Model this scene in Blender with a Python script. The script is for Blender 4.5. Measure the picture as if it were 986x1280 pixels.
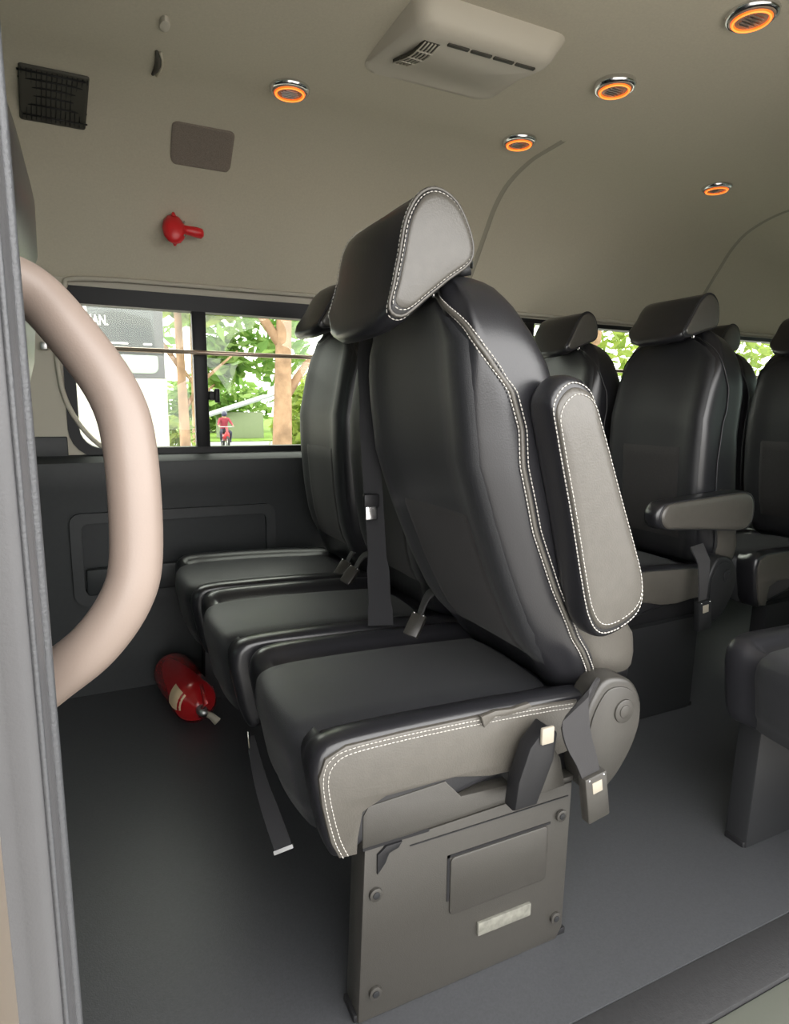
import bpy, bmesh, math, random
from mathutils import Vector, Matrix

for o in list(bpy.data.objects):
    bpy.data.objects.remove(o)
scene = bpy.context.scene
COL = scene.collection
# axes: x = towards the rear of the van, y = across to the far side, z = up from the van floor

# ------------------------------------------------------------------ camera
F_PX, YAW, PITCH, ROLL = 787.5, 0.44157, 0.16358, -0.0096
CAM = Vector((0.0, -0.72, 0.878))
fw = Vector((math.sin(YAW)*math.cos(PITCH), math.cos(YAW)*math.cos(PITCH), -math.sin(PITCH)))
rt = Vector((math.cos(YAW), -math.sin(YAW), 0.0))
dn = fw.cross(rt)
rt, dn = math.cos(ROLL)*rt + math.sin(ROLL)*dn, -math.sin(ROLL)*rt + math.cos(ROLL)*dn
cam = bpy.data.cameras.new('camera')
cam.sensor_fit = 'HORIZONTAL'
cam.sensor_width = 36.0
cam.lens = F_PX/986*36.0
cam.clip_start = 0.01
cam.clip_end = 500
cam_o = bpy.data.objects.new('camera', cam)
COL.objects.link(cam_o)
cam_o.matrix_world = Matrix.Translation(CAM) @ Matrix((rt, -dn, -fw)).transposed().to_4x4()
scene.camera = cam_o

# ------------------------------------------------------------------ overcast sky
world = bpy.data.worlds.new('overcast_sky')
scene.world = world
world.use_nodes = True
wb = world.node_tree.nodes['Background']
wb.inputs[0].default_value = (1.0, 0.985, 0.965, 1)
wb.inputs[1].default_value = 7.6
vs = scene.view_settings
vs.view_transform = 'Standard'
vs.look = 'None'
vs.gamma = 1.0
vs.use_curve_mapping = False
vs.exposure = 0.0
scene.cycles.max_bounces = 10
scene.cycles.diffuse_bounces = 6
scene.cycles.transparent_max_bounces = 12

# ------------------------------------------------------------------ materials
def newmat(name):
    m = bpy.data.materials.new(name)
    m.use_nodes = True
    return m, m.node_tree.nodes, m.node_tree.links, m.node_tree.nodes['Principled BSDF']

def mat(name, col, rough=0.5, spec=0.5, metal=0.0, noise=0.0, nscale=40.0, bump=0.0, bscale=400.0, kind='noise', emit=None, estr=0.0, coat=0.0, sheen=0.0):
    m, N, L, B = newmat(name)
    B.inputs['Base Color'].default_value = (*col, 1)
    B.inputs['Roughness'].default_value = rough
    B.inputs['Specular IOR Level'].default_value = spec
    B.inputs['Metallic'].default_value = metal
    B.inputs['Coat Weight'].default_value = coat
    B.inputs['Coat Roughness'].default_value = 0.15
    B.inputs['Sheen Weight'].default_value = sheen
    tc = N.new('ShaderNodeTexCoord')
    if noise > 0:
        t = N.new('ShaderNodeTexNoise'); t.inputs['Scale'].default_value = nscale; t.inputs['Detail'].default_value = 4
        L.new(tc.outputs['Object'], t.inputs['Vector'])
        r = N.new('ShaderNodeMapRange')
        r.inputs['To Min'].default_value = 1-noise; r.inputs['To Max'].default_value = 1+noise
        r.inputs['From Min'].default_value = 0.25; r.inputs['From Max'].default_value = 0.75
        L.new(t.outputs['Fac'], r.inputs['Value'])
        v = N.new('ShaderNodeVectorMath'); v.operation = 'SCALE'
        v.inputs[0].default_value = col
        L.new(r.outputs['Result'], v.inputs['Scale'])
        L.new(v.outputs['Vector'], B.inputs['Base Color'])
    if bump > 0:
        if kind == 'voronoi':
            t = N.new('ShaderNodeTexVoronoi'); t.inputs['Scale'].default_value = bscale; out = t.outputs['Distance']
        elif kind == 'wave':
            t = N.new('ShaderNodeTexWave'); t.inputs['Scale'].default_value = bscale; t.inputs['Distortion'].default_value = 1.0; out = t.outputs['Fac']
        else:
            t = N.new('ShaderNodeTexNoise'); t.inputs['Scale'].default_value = bscale; t.inputs['Detail'].default_value = 3; out = t.outputs['Fac']
        L.new(tc.outputs['Object'], t.inputs['Vector'])
        b = N.new('ShaderNodeBump'); b.inputs['Strength'].default_value = bump; b.inputs['Distance'].default_value = 0.002
        L.new(out, b.inputs['Height'])
        L.new(b.outputs['Normal'], B.inputs['Normal'])
    if emit:
        B.inputs['Emission Color'].default_value = (*emit, 1)
        B.inputs['Emission Strength'].default_value = estr
    return m

M = {}
M['leather'] = mat('black_leather', (0.012, 0.012, 0.014), 0.30, 0.55, bump=0.05, bscale=420, kind='voronoi')
M['panel'] = mat('daylit_black_leather', (0.060, 0.055, 0.047), 0.40, 0.6, noise=0.08, nscale=60, bump=0.12, bscale=380, kind='voronoi')  # black leather with the door's reflected daylight put into its base colour
M['fabric'] = mat('charcoal_fabric', (0.013, 0.0136, 0.0153), 0.46, 0.36, noise=0.35, nscale=500, bump=0.25, bscale=900, sheen=0.05)
M['fabric2'] = mat('woven_fabric', (0.020, 0.0183, 0.0188), 0.6, 0.35, noise=0.4, nscale=380, bump=0.35, bscale=700, sheen=0.05)
M['thread'] = mat('light_thread', (0.38, 0.365, 0.335), 0.7)
M['piping'] = mat('black_piping', (0.02, 0.02, 0.022), 0.4)
M['plastic'] = mat('grey_plastic', (0.029, 0.027, 0.0235), 0.36, 0.55, noise=0.06, nscale=80, bump=0.15, bscale=700)
M['darkplastic'] = mat('dark_plastic', (0.013, 0.0135, 0.0145), 0.45, 0.28, bump=0.1, bscale=600)
M['black'] = mat('black_trim', (0.009, 0.009, 0.010), 0.45, 0.28)
M['webbing'] = mat('belt_webbing', (0.020, 0.020, 0.022), 0.75, 0.3, bump=0.5, bscale=300, kind='wave')
M['greyweb'] = mat('grey_belt_webbing', (0.032, 0.031, 0.032), 0.7, 0.3, bump=0.5, bscale=300, kind='wave')
M['plate'] = mat('type_plate_print', (0.12, 0.118, 0.10), 0.5, noise=0.3, nscale=120)
M['chrome'] = mat('chrome', (0.75, 0.75, 0.76), 0.18, metal=1.0)
M['steel'] = mat('worn_steel', (0.45, 0.45, 0.45), 0.35, metal=1.0)
M['cream'] = mat('cream_plastic', (0.25, 0.225, 0.18), 0.5)
M['headliner'] = mat('headliner_cloth', (0.50, 0.46, 0.365), 0.95, 0.1, noise=0.05, nscale=220, bump=0.2, bscale=800)
M['rib'] = mat('headliner_joint', (0.33, 0.31, 0.25), 0.9, 0.1, bump=0.2, bscale=800)
M['walltrim'] = mat('dark_wall_trim', (0.022, 0.0245, 0.026), 0.5, 0.4, noise=0.08, nscale=60, bump=0.15, bscale=500)
M['wallbeige'] = mat('beige_wall_trim', (0.44, 0.41, 0.34), 0.7, 0.3, bump=0.1, bscale=500)
M['floor'] = mat('vinyl_floor', (0.042, 0.0435, 0.047), 0.40, 0.48, noise=0.15, nscale=300, bump=0.15, bscale=500)
M['sillrubber'] = mat('step_rubber', (0.020, 0.020, 0.021), 0.7, 0.3, noise=0.15, nscale=120, bump=0.3, bscale=300)
M['sill'] = mat('painted_sill', (0.085, 0.09, 0.075), 0.4, 0.5)
M['grip'] = mat('beige_grip_plastic', (0.185, 0.145, 0.122), 0.42, 0.45, noise=0.03, nscale=20, bump=0.05, bscale=600)
M['pillar'] = mat('grey_pillar_trim', (0.065, 0.065, 0.068), 0.42, 0.4, noise=0.04, nscale=30, bump=0.1, bscale=500)
M['weather'] = mat('weatherstrip_rubber', (0.05, 0.052, 0.056), 0.45, 0.5, bump=0.3, bscale=500)
M['paint'] = mat('beige_body_paint', (0.20, 0.155, 0.105), 0.3, 0.5, coat=0.6)
M['rod'] = mat('bronze_rod', (0.55, 0.42, 0.34), 0.3, metal=0.8)
M['red'] = mat('red_plastic', (0.62, 0.018, 0.022), 0.35, 0.5)
M['redpaint'] = mat('red_cylinder_paint', (0.30, 0.008, 0.010), 0.25, 0.5, coat=0.5)
M['tan'] = mat('tan_paper_label', (0.62, 0.47, 0.30), 0.6)
M['grille'] = mat('dark_speaker_grille', (0.045, 0.042, 0.032), 0.6)
M['grillebrown'] = mat('brown_mesh_cloth', (0.225, 0.190, 0.16), 0.9, 0.1, noise=0.25, nscale=500, bump=0.5, bscale=600)
M['acpod'] = mat('vent_housing_plastic', (0.50, 0.46, 0.385), 0.5, 0.4, bump=0.08, bscale=500)
M['ring'] = mat('orange_light_ring', (0.9, 0.25, 0.03), 0.4, emit=(1.0, 0.115, 0.008), estr=1.25)
M['ringhot'] = mat('orange_light_core', (0.9, 0.4, 0.1), 0.4, emit=(1.0, 0.24, 0.03), estr=1.6)
M['lens'] = mat('light_lens', (0.30, 0.22, 0.16), 0.25, 0.5)
M['buswhite'] = mat('bus_white_paint', (0.55, 0.52, 0.48), 0.3, 0.5)
M['busglass'] = mat('bus_dark_glass', (0.055, 0.062, 0.066), 0.08, 0.5)
M['busframe'] = mat('bus_dark_frame', (0.055, 0.055, 0.06), 0.35, 0.5)
M['buspane'] = mat('bus_light_pane', (0.30, 0.36, 0.31), 0.3, 0.5)
M['letter'] = mat('white_lettering', (0.85, 0.85, 0.85), 0.5)
M['bark'] = mat('tree_bark', (0.30, 0.19, 0.125), 0.95, 0.1, noise=0.35, nscale=6, bump=1.0, bscale=20)
M['asphalt'] = mat('pale_concrete', (0.33, 0.32, 0.30), 0.9, 0.2, noise=0.15, nscale=2.0)
M['road'] = mat('pale_road', (0.22, 0.215, 0.21), 0.9, 0.2, noise=0.1, nscale=0.6)
M['grass'] = mat('roadside_grass', (0.12, 0.19, 0.035), 0.95, 0.1, noise=0.4, nscale=1.3)
M['shedroof'] = mat('pale_metal_roof', (0.22, 0.235, 0.24), 0.5, 0.4)
M['shedwall'] = mat('shed_wall', (0.16, 0.19, 0.11), 0.8)
M['skin'] = mat('skin', (0.35, 0.20, 0.13), 0.6)
M['maroon'] = mat('maroon_cloth', (0.24, 0.03, 0.05), 0.9)
M['helmet'] = mat('dark_blue_helmet', (0.03, 0.03, 0.07), 0.3)
M['jeans'] = mat('dark_cloth', (0.03, 0.03, 0.05), 0.9)
M['bikered'] = mat('red_motorbike_paint', (0.40, 0.02, 0.03), 0.3)
M['tyre'] = mat('tyre_rubber', (0.012, 0.012, 0.012), 0.8)

def leafmat(name, c1, c2):
    m, N, L, B = newmat(name)
    g = N.new('ShaderNodeNewGeometry')
    r = N.new('ShaderNodeValToRGB')
    r.color_ramp.elements[0].color = (*c1, 1); r.color_ramp.elements[1].color = (*c2, 1)
    L.new(g.outputs['Random Per Island'], r.inputs['Fac'])
    L.new(r.outputs['Color'], B.inputs['Base Color'])
    B.inputs['Roughness'].default_value = 0.6
    t = N.new('ShaderNodeBsdfTranslucent')
    L.new(r.outputs['Color'], t.inputs['Color'])
    mx = N.new('ShaderNodeMixShader'); mx.inputs['Fac'].default_value = 0.55
    L.new(B.outputs['BSDF'], mx.inputs[1]); L.new(t.outputs['BSDF'], mx.inputs[2])
    L.new(mx.outputs['Shader'], N['Material Output'].inputs['Surface'])
    return m
M['leaf'] = leafmat('bright_leaves', (0.13, 0.21, 0.022), (0.33, 0.40, 0.085))
M['leaf2'] = leafmat('deep_leaves', (0.09, 0.20, 0.03), (0.26, 0.37, 0.10))

def glassmat(name, tint, refl):
    m, N, L, B = newmat(name)
    t = N.new('ShaderNodeBsdfTransparent'); t.inputs['Color'].default_value = (*tint, 1)
    g = N.new('ShaderNodeBsdfGlossy'); g.inputs['Roughness'].default_value = 0.02
    f = N.new('ShaderNodeLayerWeight'); f.inputs['Blend'].default_value = 0.5
    pw = N.new('ShaderNodeMath'); pw.operation = 'POWER'; pw.inputs[1].default_value = 4.0
    L.new(f.outputs['Facing'], pw.inputs[0])
    k = N.new('ShaderNodeMath'); k.operation = 'MULTIPLY_ADD'; k.inputs[1].default_value = 0.6*refl; k.inputs[2].default_value = 0.04*refl
    L.new(pw.outputs[0], k.inputs[0])
    mx = N.new('ShaderNodeMixShader')
    L.new(k.outputs[0], mx.inputs['Fac'])
    L.new(t.outputs[0], mx.inputs[1]); L.new(g.outputs[0], mx.inputs[2])
    L.new(mx.outputs[0], N['Material Output'].inputs['Surface'])
    return m
M['glass'] = glassmat('window_glass', (0.86, 0.89, 0.84), 0.6)
M['tint'] = glassmat('tinted_glass', (0.32, 0.36, 0.34), 1.0)

# ------------------------------------------------------------------ object helpers
def tag(o, label=None, cat=None, group=None, kind=None):
    if label: o['label'] = label
    if cat: o['category'] = cat
    if group: o['group'] = group
    if kind: o['kind'] = kind
    return o

def empty(name, loc=(0, 0, 0), label=None, cat=None, group=None):
    o = bpy.data.objects.new(name, None)
    o.empty_display_size = 0.05
    COL.objects.link(o); o.location = loc
    bpy.context.view_layer.update()
    return tag(o, label, cat, group)

def link(name, me, material, parent=None, smooth=True, angle=None):
    """geometry is given in world coordinates; origin moves to the centre of the mesh"""
    me.materials.append(M[material] if isinstance(material, str) else material)
    if len(me.vertices):
        c = Vector((0, 0, 0))
        lo = Vector([min(v.co[i] for v in me.vertices) for i in range(3)])
        hi = Vector([max(v.co[i] for v in me.vertices) for i in range(3)])
        c = (lo+hi)/2
        me.transform(Matrix.Translation(-c))
    else:
        c = Vector()
    if smooth:
        me.polygons.foreach_set('use_smooth', [True]*len(me.polygons))
        if angle is not None:
            me.set_sharp_from_angle(angle=math.radians(angle))
    me.update()
    o = bpy.data.objects.new(name, me)
    COL.objects.link(o)
    o.location = c
    if parent:
        o.parent = parent
        base = Vector()
        p = parent
        while p:
            base += p.location
            p = p.parent
        o.location = c - base
    return o

def mk(name, verts, faces, material, parent=None, smooth=True, angle=None):
    me = bpy.data.meshes.new(name)
    me.from_pydata([tuple(v) for v in verts], [], faces)
    bm = bmesh.new(); bm.from_mesh(me)
    bmesh.ops.recalc_face_normals(bm, faces=bm.faces)
    bm.to_mesh(me); bm.free()
    return link(name, me, material, parent, smooth, angle)

def grid(rows, closed=True, cap=True):
    n = len(rows[0]); V = [p for r in rows for p in r]; Fc = []
    for i in range(len(rows)-1):
        for j in range(n if closed else n-1):
            a = i*n+j; b = i*n+(j+1) % n
            Fc.append((a, b, b+n, a+n))
    if cap and closed:
        Fc.append(tuple(range(n))[::-1])
        Fc.append(tuple(range((len(rows)-1)*n, len(rows)*n)))
    return V, Fc

def loft(name, rows, material, parent=None, closed=True, cap=True, smooth=True, angle=None):
    V, Fc = grid(rows, closed, cap)
    return mk(name, V, Fc, material, parent, smooth, angle)

def catmull(pts, n, closed=False):
    """n samples through the control points"""
    pts = [Vector(p) for p in pts]; m = len(pts); out = []
    segs = m if closed else m-1
    for k in range(n):
        t = k*segs/(n if closed else n-1)
        i = min(int(t), segs-1); f = t-i
        if closed:
            p0, p1, p2, p3 = (pts[(i+d) % m] for d in (-1, 0, 1, 2))
        else:
            p0, p1, p2, p3 = (pts[max(0, min(m-1, i+d))] for d in (-1, 0, 1, 2))
        out.append(0.5*((2*p1)+(p2-p0)*f+(2*p0-5*p1+4*p2-p3)*f*f+(3*p1-p0-3*p2+p3)*f**3))
    return out

def tube_vf(path, r, seg=8, closed=False):
    path = [Vector(p) for p in path]; n = len(path); rows = []
    up = None
    for i, p in enumerate(path):
        if closed: d = path[(i+1) % n]-path[i-1]
        else: d = path[min(n-1, i+1)]-path[max(0, i-1)]
        d.normalize()
        if up is None:
            up = Vector((0, 0, 1)) if abs(d.z) < 0.9 else Vector((1, 0, 0))
        a = (up - d*up.dot(d)).normalized(); up = a
        b = d.cross(a)
        rr = r[i] if isinstance(r, (list, tuple)) else r
        rows.append([p+(a*math.cos(2*math.pi*k/seg)+b*math.sin(2*math.pi*k/seg))*rr for k in range(seg)])
    if closed: rows.append(rows[0])
    return rows

def tube(name, path, r, material, parent=None, seg=8, closed=False):
    return loft(name, tube_vf(path, r, seg, closed), material, parent, cap=not closed)

def box_vf(x0, x1, y0, y1, z0, z1):
    V = [(x, y, z) for x in (x0, x1) for y in (y0, y1) for z in (z0, z1)]
    Fc = [(0, 1, 3, 2), (4, 6, 7, 5), (0, 4, 5, 1), (2, 3, 7, 6), (0, 2, 6, 4), (1, 5, 7, 3)]
    return V, Fc

def bevelled(name, V, Fc, material, parent=None, bev=0.004, seg=2, mtx=None):
    bm = bmesh.new()
    vs_ = [bm.verts.new(v) for v in V]
    for f in Fc: bm.faces.new([vs_[i] for i in f])
    bmesh.ops.recalc_face_normals(bm, faces=bm.faces)
    if bev > 0:
        bmesh.ops.bevel(bm, geom=list(bm.edges), offset=bev, segments=seg, profile=0.5, affect='EDGES', clamp_overlap=True)
    if mtx is not None: bm.transform(mtx)
    me = bpy.data.meshes.new(name); bm.to_mesh(me); bm.free()
    return link(name, me, material, parent, True, 40)

def box(name, x0, x1, y0, y1, z0, z1, material, parent=None, bev=0.004, mtx=None, seg=2):
    V, Fc = box_vf(x0, x1, y0, y1, z0, z1)
    return bevelled(name, V, Fc, material, parent, bev, seg, mtx)

def prism(name, pts, axis, a0, a1, material, parent=None, bev=0.003, seg=2, holes=(), mtx=None):
    """polygon (2D) extruded along an axis: axis 'y' -> pts are (x,z); 'x' -> (y,z); 'z' -> (x,y)"""
    def P(p, a):
        return {'y': (p[0], a, p[1]), 'x': (a, p[0], p[1]), 'z': (p[0], p[1], a)}[axis]
    bm = bmesh.new()
    if not holes:
        A = [bm.verts.new(P(p, a0)) for p in pts]; B = [bm.verts.new(P(p, a1)) for p in pts]
        fa = bm.faces.new(A[::-1]); fb = bm.faces.new(B)
        n = len(pts)
        for i in range(n): bm.faces.new((A[i], A[(i+1) % n], B[(i+1) % n], B[i]))
        bmesh.ops.recalc_face_normals(bm, faces=bm.faces)
        if bev > 0:
            bmesh.ops.bevel(bm, geom=list(fa.edges)+list(fb.edges), offset=bev, segments=seg, profile=0.5, affect='EDGES', clamp_overlap=True)
    else:
        loops = [pts]+list(holes)
        for a in (a0, a1):
            edges = []
            for lp in loops:
                vv = [bm.verts.new(P(p, a)) for p in lp]
                edges += [bm.edges.new((vv[i], vv[(i+1) % len(vv)])) for i in range(len(vv))]
            bmesh.ops.triangle_fill(bm, use_beauty=True, use_dissolve=False, edges=edges)
        bm.verts.ensure_lookup_table()
        n0 = sum(len(l) for l in loops); k = 0
        for lp in loops:
            n = len(lp)
            for i in range(n):
                j = (i+1) % n
                bm.faces.new((bm.verts[k+i], bm.verts[k+j], bm.verts[n0+k+j], bm.verts[n0+k+i]))
            k += n
        bmesh.ops.recalc_face_normals(bm, faces=bm.faces)
    if mtx is not None: bm.transform(mtx)
    me = bpy.data.meshes.new(name); bm.to_mesh(me); bm.free()
    return link(name, me, material, parent, True, 35)

def rrect(x0, x1, z0, z1, r, n=6):
    """rounded rectangle outline; r = single radius or (bl, br, tr, tl)"""
    if not isinstance(r, (tuple, list)): r = (r,)*4
    out = []
    for (cx, cz, a, q) in ((x0+r[0], z0+r[0], 180, r[0]), (x1-r[1], z0+r[1], 270, r[1]), (x1-r[2], z1-r[2], 0, r[2]), (x0+r[3], z1-r[3], 90, r[3])):
        for k in range(n+1):
            t = math.radians(a+90*k/n)
            out.append((cx+q*math.cos(t), cz+q*math.sin(t)))
    return out

def disc_pts(cx, cz, r, n=24, rz=None):
    rz = rz or r
    return [(cx+r*math.cos(2*math.pi*k/n), cz+rz*math.sin(2*math.pi*k/n)) for k in range(n)]

def ribbon(name, path, widths, wdir, thick, material, parent=None):
    """flat strap following a path; wdir = list or single vector for the width direction"""
    path = [Vector(p) for p in path]; rows = []
    for i, p in enumerate(path):
        w = Vector(wdir[i] if isinstance(wdir, list) else wdir).normalized()
        d = (path[min(len(path)-1, i+1)]-path[max(0, i-1)]).normalized()
        n = d.cross(w).normalized()
        hw = (widths[i] if isinstance(widths, list) else widths)/2
        rows.append([p-w*hw-n*thick/2, p+w*hw-n*thick/2, p+w*hw+n*thick/2, p-w*hw+n*thick/2])
    return loft(name, rows, material, parent, smooth=True, angle=40)

def stitches(name, path, r, parent, dash=0.0048, gap=0.0014, material='thread'):
    """a row of short raised stitches along a path, joined into one seam"""
    path = [Vector(p) for p in path]
    r = r*0.7
    V, Fc = [], []
    seglen = [(path[i+1]-path[i]).length for i in range(len(path)-1)]
    tot = sum(seglen)
    def at(s):
        for i, l in enumerate(seglen):
            if s <= l or i == len(seglen)-1: return path[i].lerp(path[i+1], min(1, max(0, s/l)) if l > 0 else 0)
            s -= l
    s = 0
    while s < tot-dash:
        a, b = at(s), at(s+dash)
        v, f = grid(tube_vf([a, a.lerp(b, 0.5), b], [r*0.6, r, r*0.6], 5))
        o = len(V); V += v; Fc += [tuple(i+o for i in q) for q in f]
        s += dash+gap
    return mk(name, V, Fc, material, parent)

def interp(tab, z):
    if z <= tab[0][0]: return tab[0][1]
    for (a, b), (c, d) in zip(tab, tab[1:]):
        if z <= c: return b+(d-b)*(z-a)/(c-a)
    return tab[-1][1]

# ================================================================== the setting
YF, YN = 1.36, -0.36          # inner faces of the far and door-side walls
ZC = 1.62
PROF = [(1.362, 1.232), (1.345, 1.250), (1.305, 1.31), (1.24, 1.40), (1.19, 1.47), (1.14, 1.535), (1.07, 1.585), (0.96, 1.615), (0.84, 1.62), (0.5, 1.625)]
PROF = PROF+[(0.16, 1.62), (-0.06, 1.612), (-0.20, 1.59), (-0.30, 1.545), (-0.35, 1.49), (-0.37, 1.44)]
ceil_c = catmull([(y, z, 0) for y, z in PROF], 73)
X0, X1 = -1.5, 3.7

# ---- floor
fl = box('floor', X0, X1, -0.125, YF+0.02, -0.05, 0.0, 'floor', bev=0)
tag(fl, kind='structure')
tag(box('trim_1', X0, X1, -0.205, -0.125, -0.05, -0.002, 'sillrubber', bev=0.002), kind='structure')
tag(box('trim_2', -0.06, 1.42, -0.42, -0.205, -0.06, -0.008, 'sill', bev=0.006), kind='structure')

# ---- ceiling shell (thick) and its joint strips
rows = [[(x, p.x, p.y) for p in ceil_c] + [(x, p.x*1.02-0.01, p.y+0.04) for p in reversed(ceil_c)] for x in (X0, 0.4, 1.23, 2.39, X1)]
tag(loft('ceiling', rows, 'headliner', closed=True, cap=True, angle=60), kind='structure')
def strip(name, x, w):
    rows = []
    for dx, dz in ((-w/2, 0.0015), (-w/4, -0.003), (w/4, -0.003), (w/2, 0.0015)):
        r = []
        for i, p in enumerate(ceil_c):
            if p.x < 0.80: continue
            a = ceil_c[max(0, i-1)]; b = ceil_c[min(len(ceil_c)-1, i+1)]
            n = Vector((-(b.y-a.y), b.x-a.x)).normalized()   # outward/inward normal in (y,z)
            if n.dot(Vector((0.5-p.x, 1.0-p.y))) > 0: n = -n
            r.append((x+dx, p.x+n.x*dz, p.y+n.y*dz))
        rows.append(r)
    return tag(loft(name, rows, 'rib', closed=False, cap=False), kind='structure')
strip('trim_3', 1.235, 0.022)
strip('trim_4', 2.39, 0.022)

# ---- far wall with its three windows
wins = [(-0.06, 0.98), (1.14, 2.22), (2.36, 3.42)]
ZB, ZT = 0.735, 1.178
ZTS = (1.178, 1.216, 1.216)
holes = [rrect(a, b, ZB, zt, (0.075, 0.05, 0.03, 0.03), 6) for (a, b), zt in zip(wins, ZTS)]
wr = prism('wall_right', [(X0, -0.02), (X1, -0.02), (X1, 1.25), (X0, 1.25)], 'y', YF, YF+0.05, 'wallbeige', holes=holes)
tag(wr, kind='structure')
# dark lower trim panels: bulged moulding below the belt line
low = prism('trim_5', [(y, z) for y, z in [(YF-0.002, 0.733), (YF-0.03, 0.728), (YF-0.05, 0.712), (YF-0.054, 0.69), (YF-0.050, 0.63), (YF-0.043, 0.59), (YF-0.043, 0.0), (YF-0.002, 0.0)]], 'x', X0, X1, 'walltrim', bev=0)
tag(low, kind='structure')
tag(box('trim_6', X0, -0.075, YF-0.012, YF+0.0, 0.72, 0.787, 'walltrim', bev=0.004), kind='structure')
# recessed storage pocket in the lower trim (frame standing proud with an inset panel)
fr = rrect(-0.085, 0.52, 0.29, 0.565, 0.03, 4); inn = rrect(-0.055, 0.49, 0.32, 0.535, 0.02, 4)
pk = prism('trim_7', fr, 'y', YF-0.062, YF-0.043, 'walltrim', holes=[inn])
tag(pk, kind='structure')
ledge = box('pocket_lip', -0.05, 0.485, YF-0.075, YF-0.05, 0.32, 0.40, 'walltrim', parent=pk, bev=0.008)
for i, (a, b) in enumerate(wins):
    ZT_ = ZTS[i]
    w = empty('window_%d' % (i+1), ((a+b)/2, YF+0.02, ZB)); tag(w, kind='structure')
    out = rrect(a-0.012, b+0.012, ZB-0.012, ZT_+(0.034 if i == 0 else 0.010), (0.085, 0.055, 0.03, 0.03), 6)
    inner = rrect(a+0.018, b-0.018, ZB+0.016, ZT_-(0.014 if i == 0 else 0.006), (0.06, 0.035, 0.015, 0.015), 6)
    prism('window_frame', out, 'y', YF-0.006, YF+0.045, 'black', w, holes=[inner])
    div = a+(0.37, 0.42, 0.20)[i]
    box('window_divider', div-0.020, div+0.020, YF-0.004, YF+0.04, ZB+0.014, ZT_-0.004, 'black', w, bev=0.003)
    box('window_divider_edge', div-0.0235, div-0.0205, YF+0.0, YF+0.012, ZB+0.02, ZT_-0.02, 'steel', w, bev=0.0008)
    la = box('window_latch', div+0.02, div+0.046, YF-0.012, YF+0.02, 0.897, 0.925, 'black', w, bev=0.004)
    box('latch_tab', div+0.036, div+0.052, YF-0.022, YF-0.008, 0.889, 0.933, 'black', la, bev=0.004)
    box('pane', a+0.012, div-0.012, YF+0.018, YF+0.022, ZB+0.01, ZT_-0.003, 'glass', w, bev=0)
    box('pane', div+0.012, b-0.012, YF+0.026, YF+0.030, ZB+0.01, ZT_-0.003, 'glass', w, bev=0)
# pale moulded rim around the front top corner of the first window
rim = catmull([(0.05, YF-0.006, 0.742), (0.005, YF-0.006, 0.765), (-0.045, YF-0.008, 0.83), (-0.078, YF-0.010, 0.92), (-0.086, YF-0.01, 1.05), (-0.083, YF-0.010, 1.15), (-0.055, YF-0.010, 1.205), (0.0, YF-0.012, 1.232), (0.4, YF-0.012, 1.238), (1.5, YF-0.012, 1.240), (3.5, YF-0.012, 1.240)], 90)
tag(tube('trim_8', rim, 0.007, 'wallbeige'), kind='structure')

# ---- door-side wall: open sliding door between pillar and rear wall
rear = prism('wall_left', [(1.42, -0.05), (X1, -0.05), (X1, 1.46), (1.42, 1.46)], 'y', YN-0.05, YN, 'wallbeige', holes=[rrect(1.55, 2.45, ZB, ZT, 0.05, 4), rrect(2.6, 3.5, ZB, ZT, 0.05, 4)])
tag(rear, kind='structure')
tag(prism('trim_9', [(YN, 0.0), (YN+0.03, 0.0), (YN+0.03, 0.70), (YN, 0.72)], 'x', 1.42, X1, 'walltrim', bev=0), kind='structure')
wf = prism('wall_front', [(YN-0.03, -0.05), (YF+0.05, -0.05), (YF+0.05, 1.7), (YN-0.03, 1.7)], 'x', X0-0.05, X0, 'walltrim', holes=[rrect(-0.25, 1.25, 0.85, 1.40, 0.06, 4)])
tag(wf, kind='structure')
ws = box('window_4', X0-0.03, X0-0.024, -0.27, 1.27, 0.83, 1.42, 'tint', bev=0)
tag(ws, kind='structure')
tag(prism('wall_rear', [(YN-0.03, -0.05), (YF+0.05, -0.05), (YF+0.05, 1.7), (YN-0.03, 1.7)], 'x', X1, X1+0.05, 'wallbeige', holes=[rrect(-0.2, 1.2, 0.75, 1.35, 0.06, 4)]), kind='structure')
tag(box('trim_10', X0, X1, -0.43, -0.365, 1.43, 1.50, 'wallbeige', bev=0.015), kind='structure')   # door header rail

# ---- B-pillar beside the camera
pil = empty('trim_11', (-0.09, -0.3, -0.05)); tag(pil, kind='structure')
def pillar_rows(sec, lean, zs):
    rows = []
    for z in zs:
        k = max(0.0, z-0.86)
        rows.append([(x+0.0018, y+0.25*max(0.0, z-1.1)**2, z) for x, y in sec])
    return rows
zs = [-0.05, 0.2, 0.4, 0.6, 0.75, 0.86, 0.92, 0.98, 1.04, 1.10, 1.16, 1.22, 1.30, 1.40, 1.50]
sec = [(-0.036, -0.300), (-0.037, -0.318), (-0.041, -0.330), (-0.048, -0.336), (-0.056, -0.334), (-0.064, -0.338), (-0.070, -0.345), (-0.16, -0.345), (-0.16, -0.24), (-0.068, -0.24), (-0.045, -0.275)]
loft('pillar_cover', pillar_rows(sec, 1.0, zs), 'pillar', pil, angle=60)
tube('weatherstrip', [r[0] for r in pillar_rows([(-0.0365, -0.309)], 1.0, zs)], 0.0035, 'weather', pil)
tube('weatherstrip_bead', [r[0] for r in pillar_rows([(-0.0405, -0.330)], 1.0, zs)], 0.0018, 'weather', pil)
sec2 = [(-0.0640, -0.338), (-0.0640, -0.40), (-0.20, -0.42), (-0.20, -0.338)]
loft('body_panel', pillar_rows(sec2, 1.0, zs), 'paint', pil, angle=40)
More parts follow.
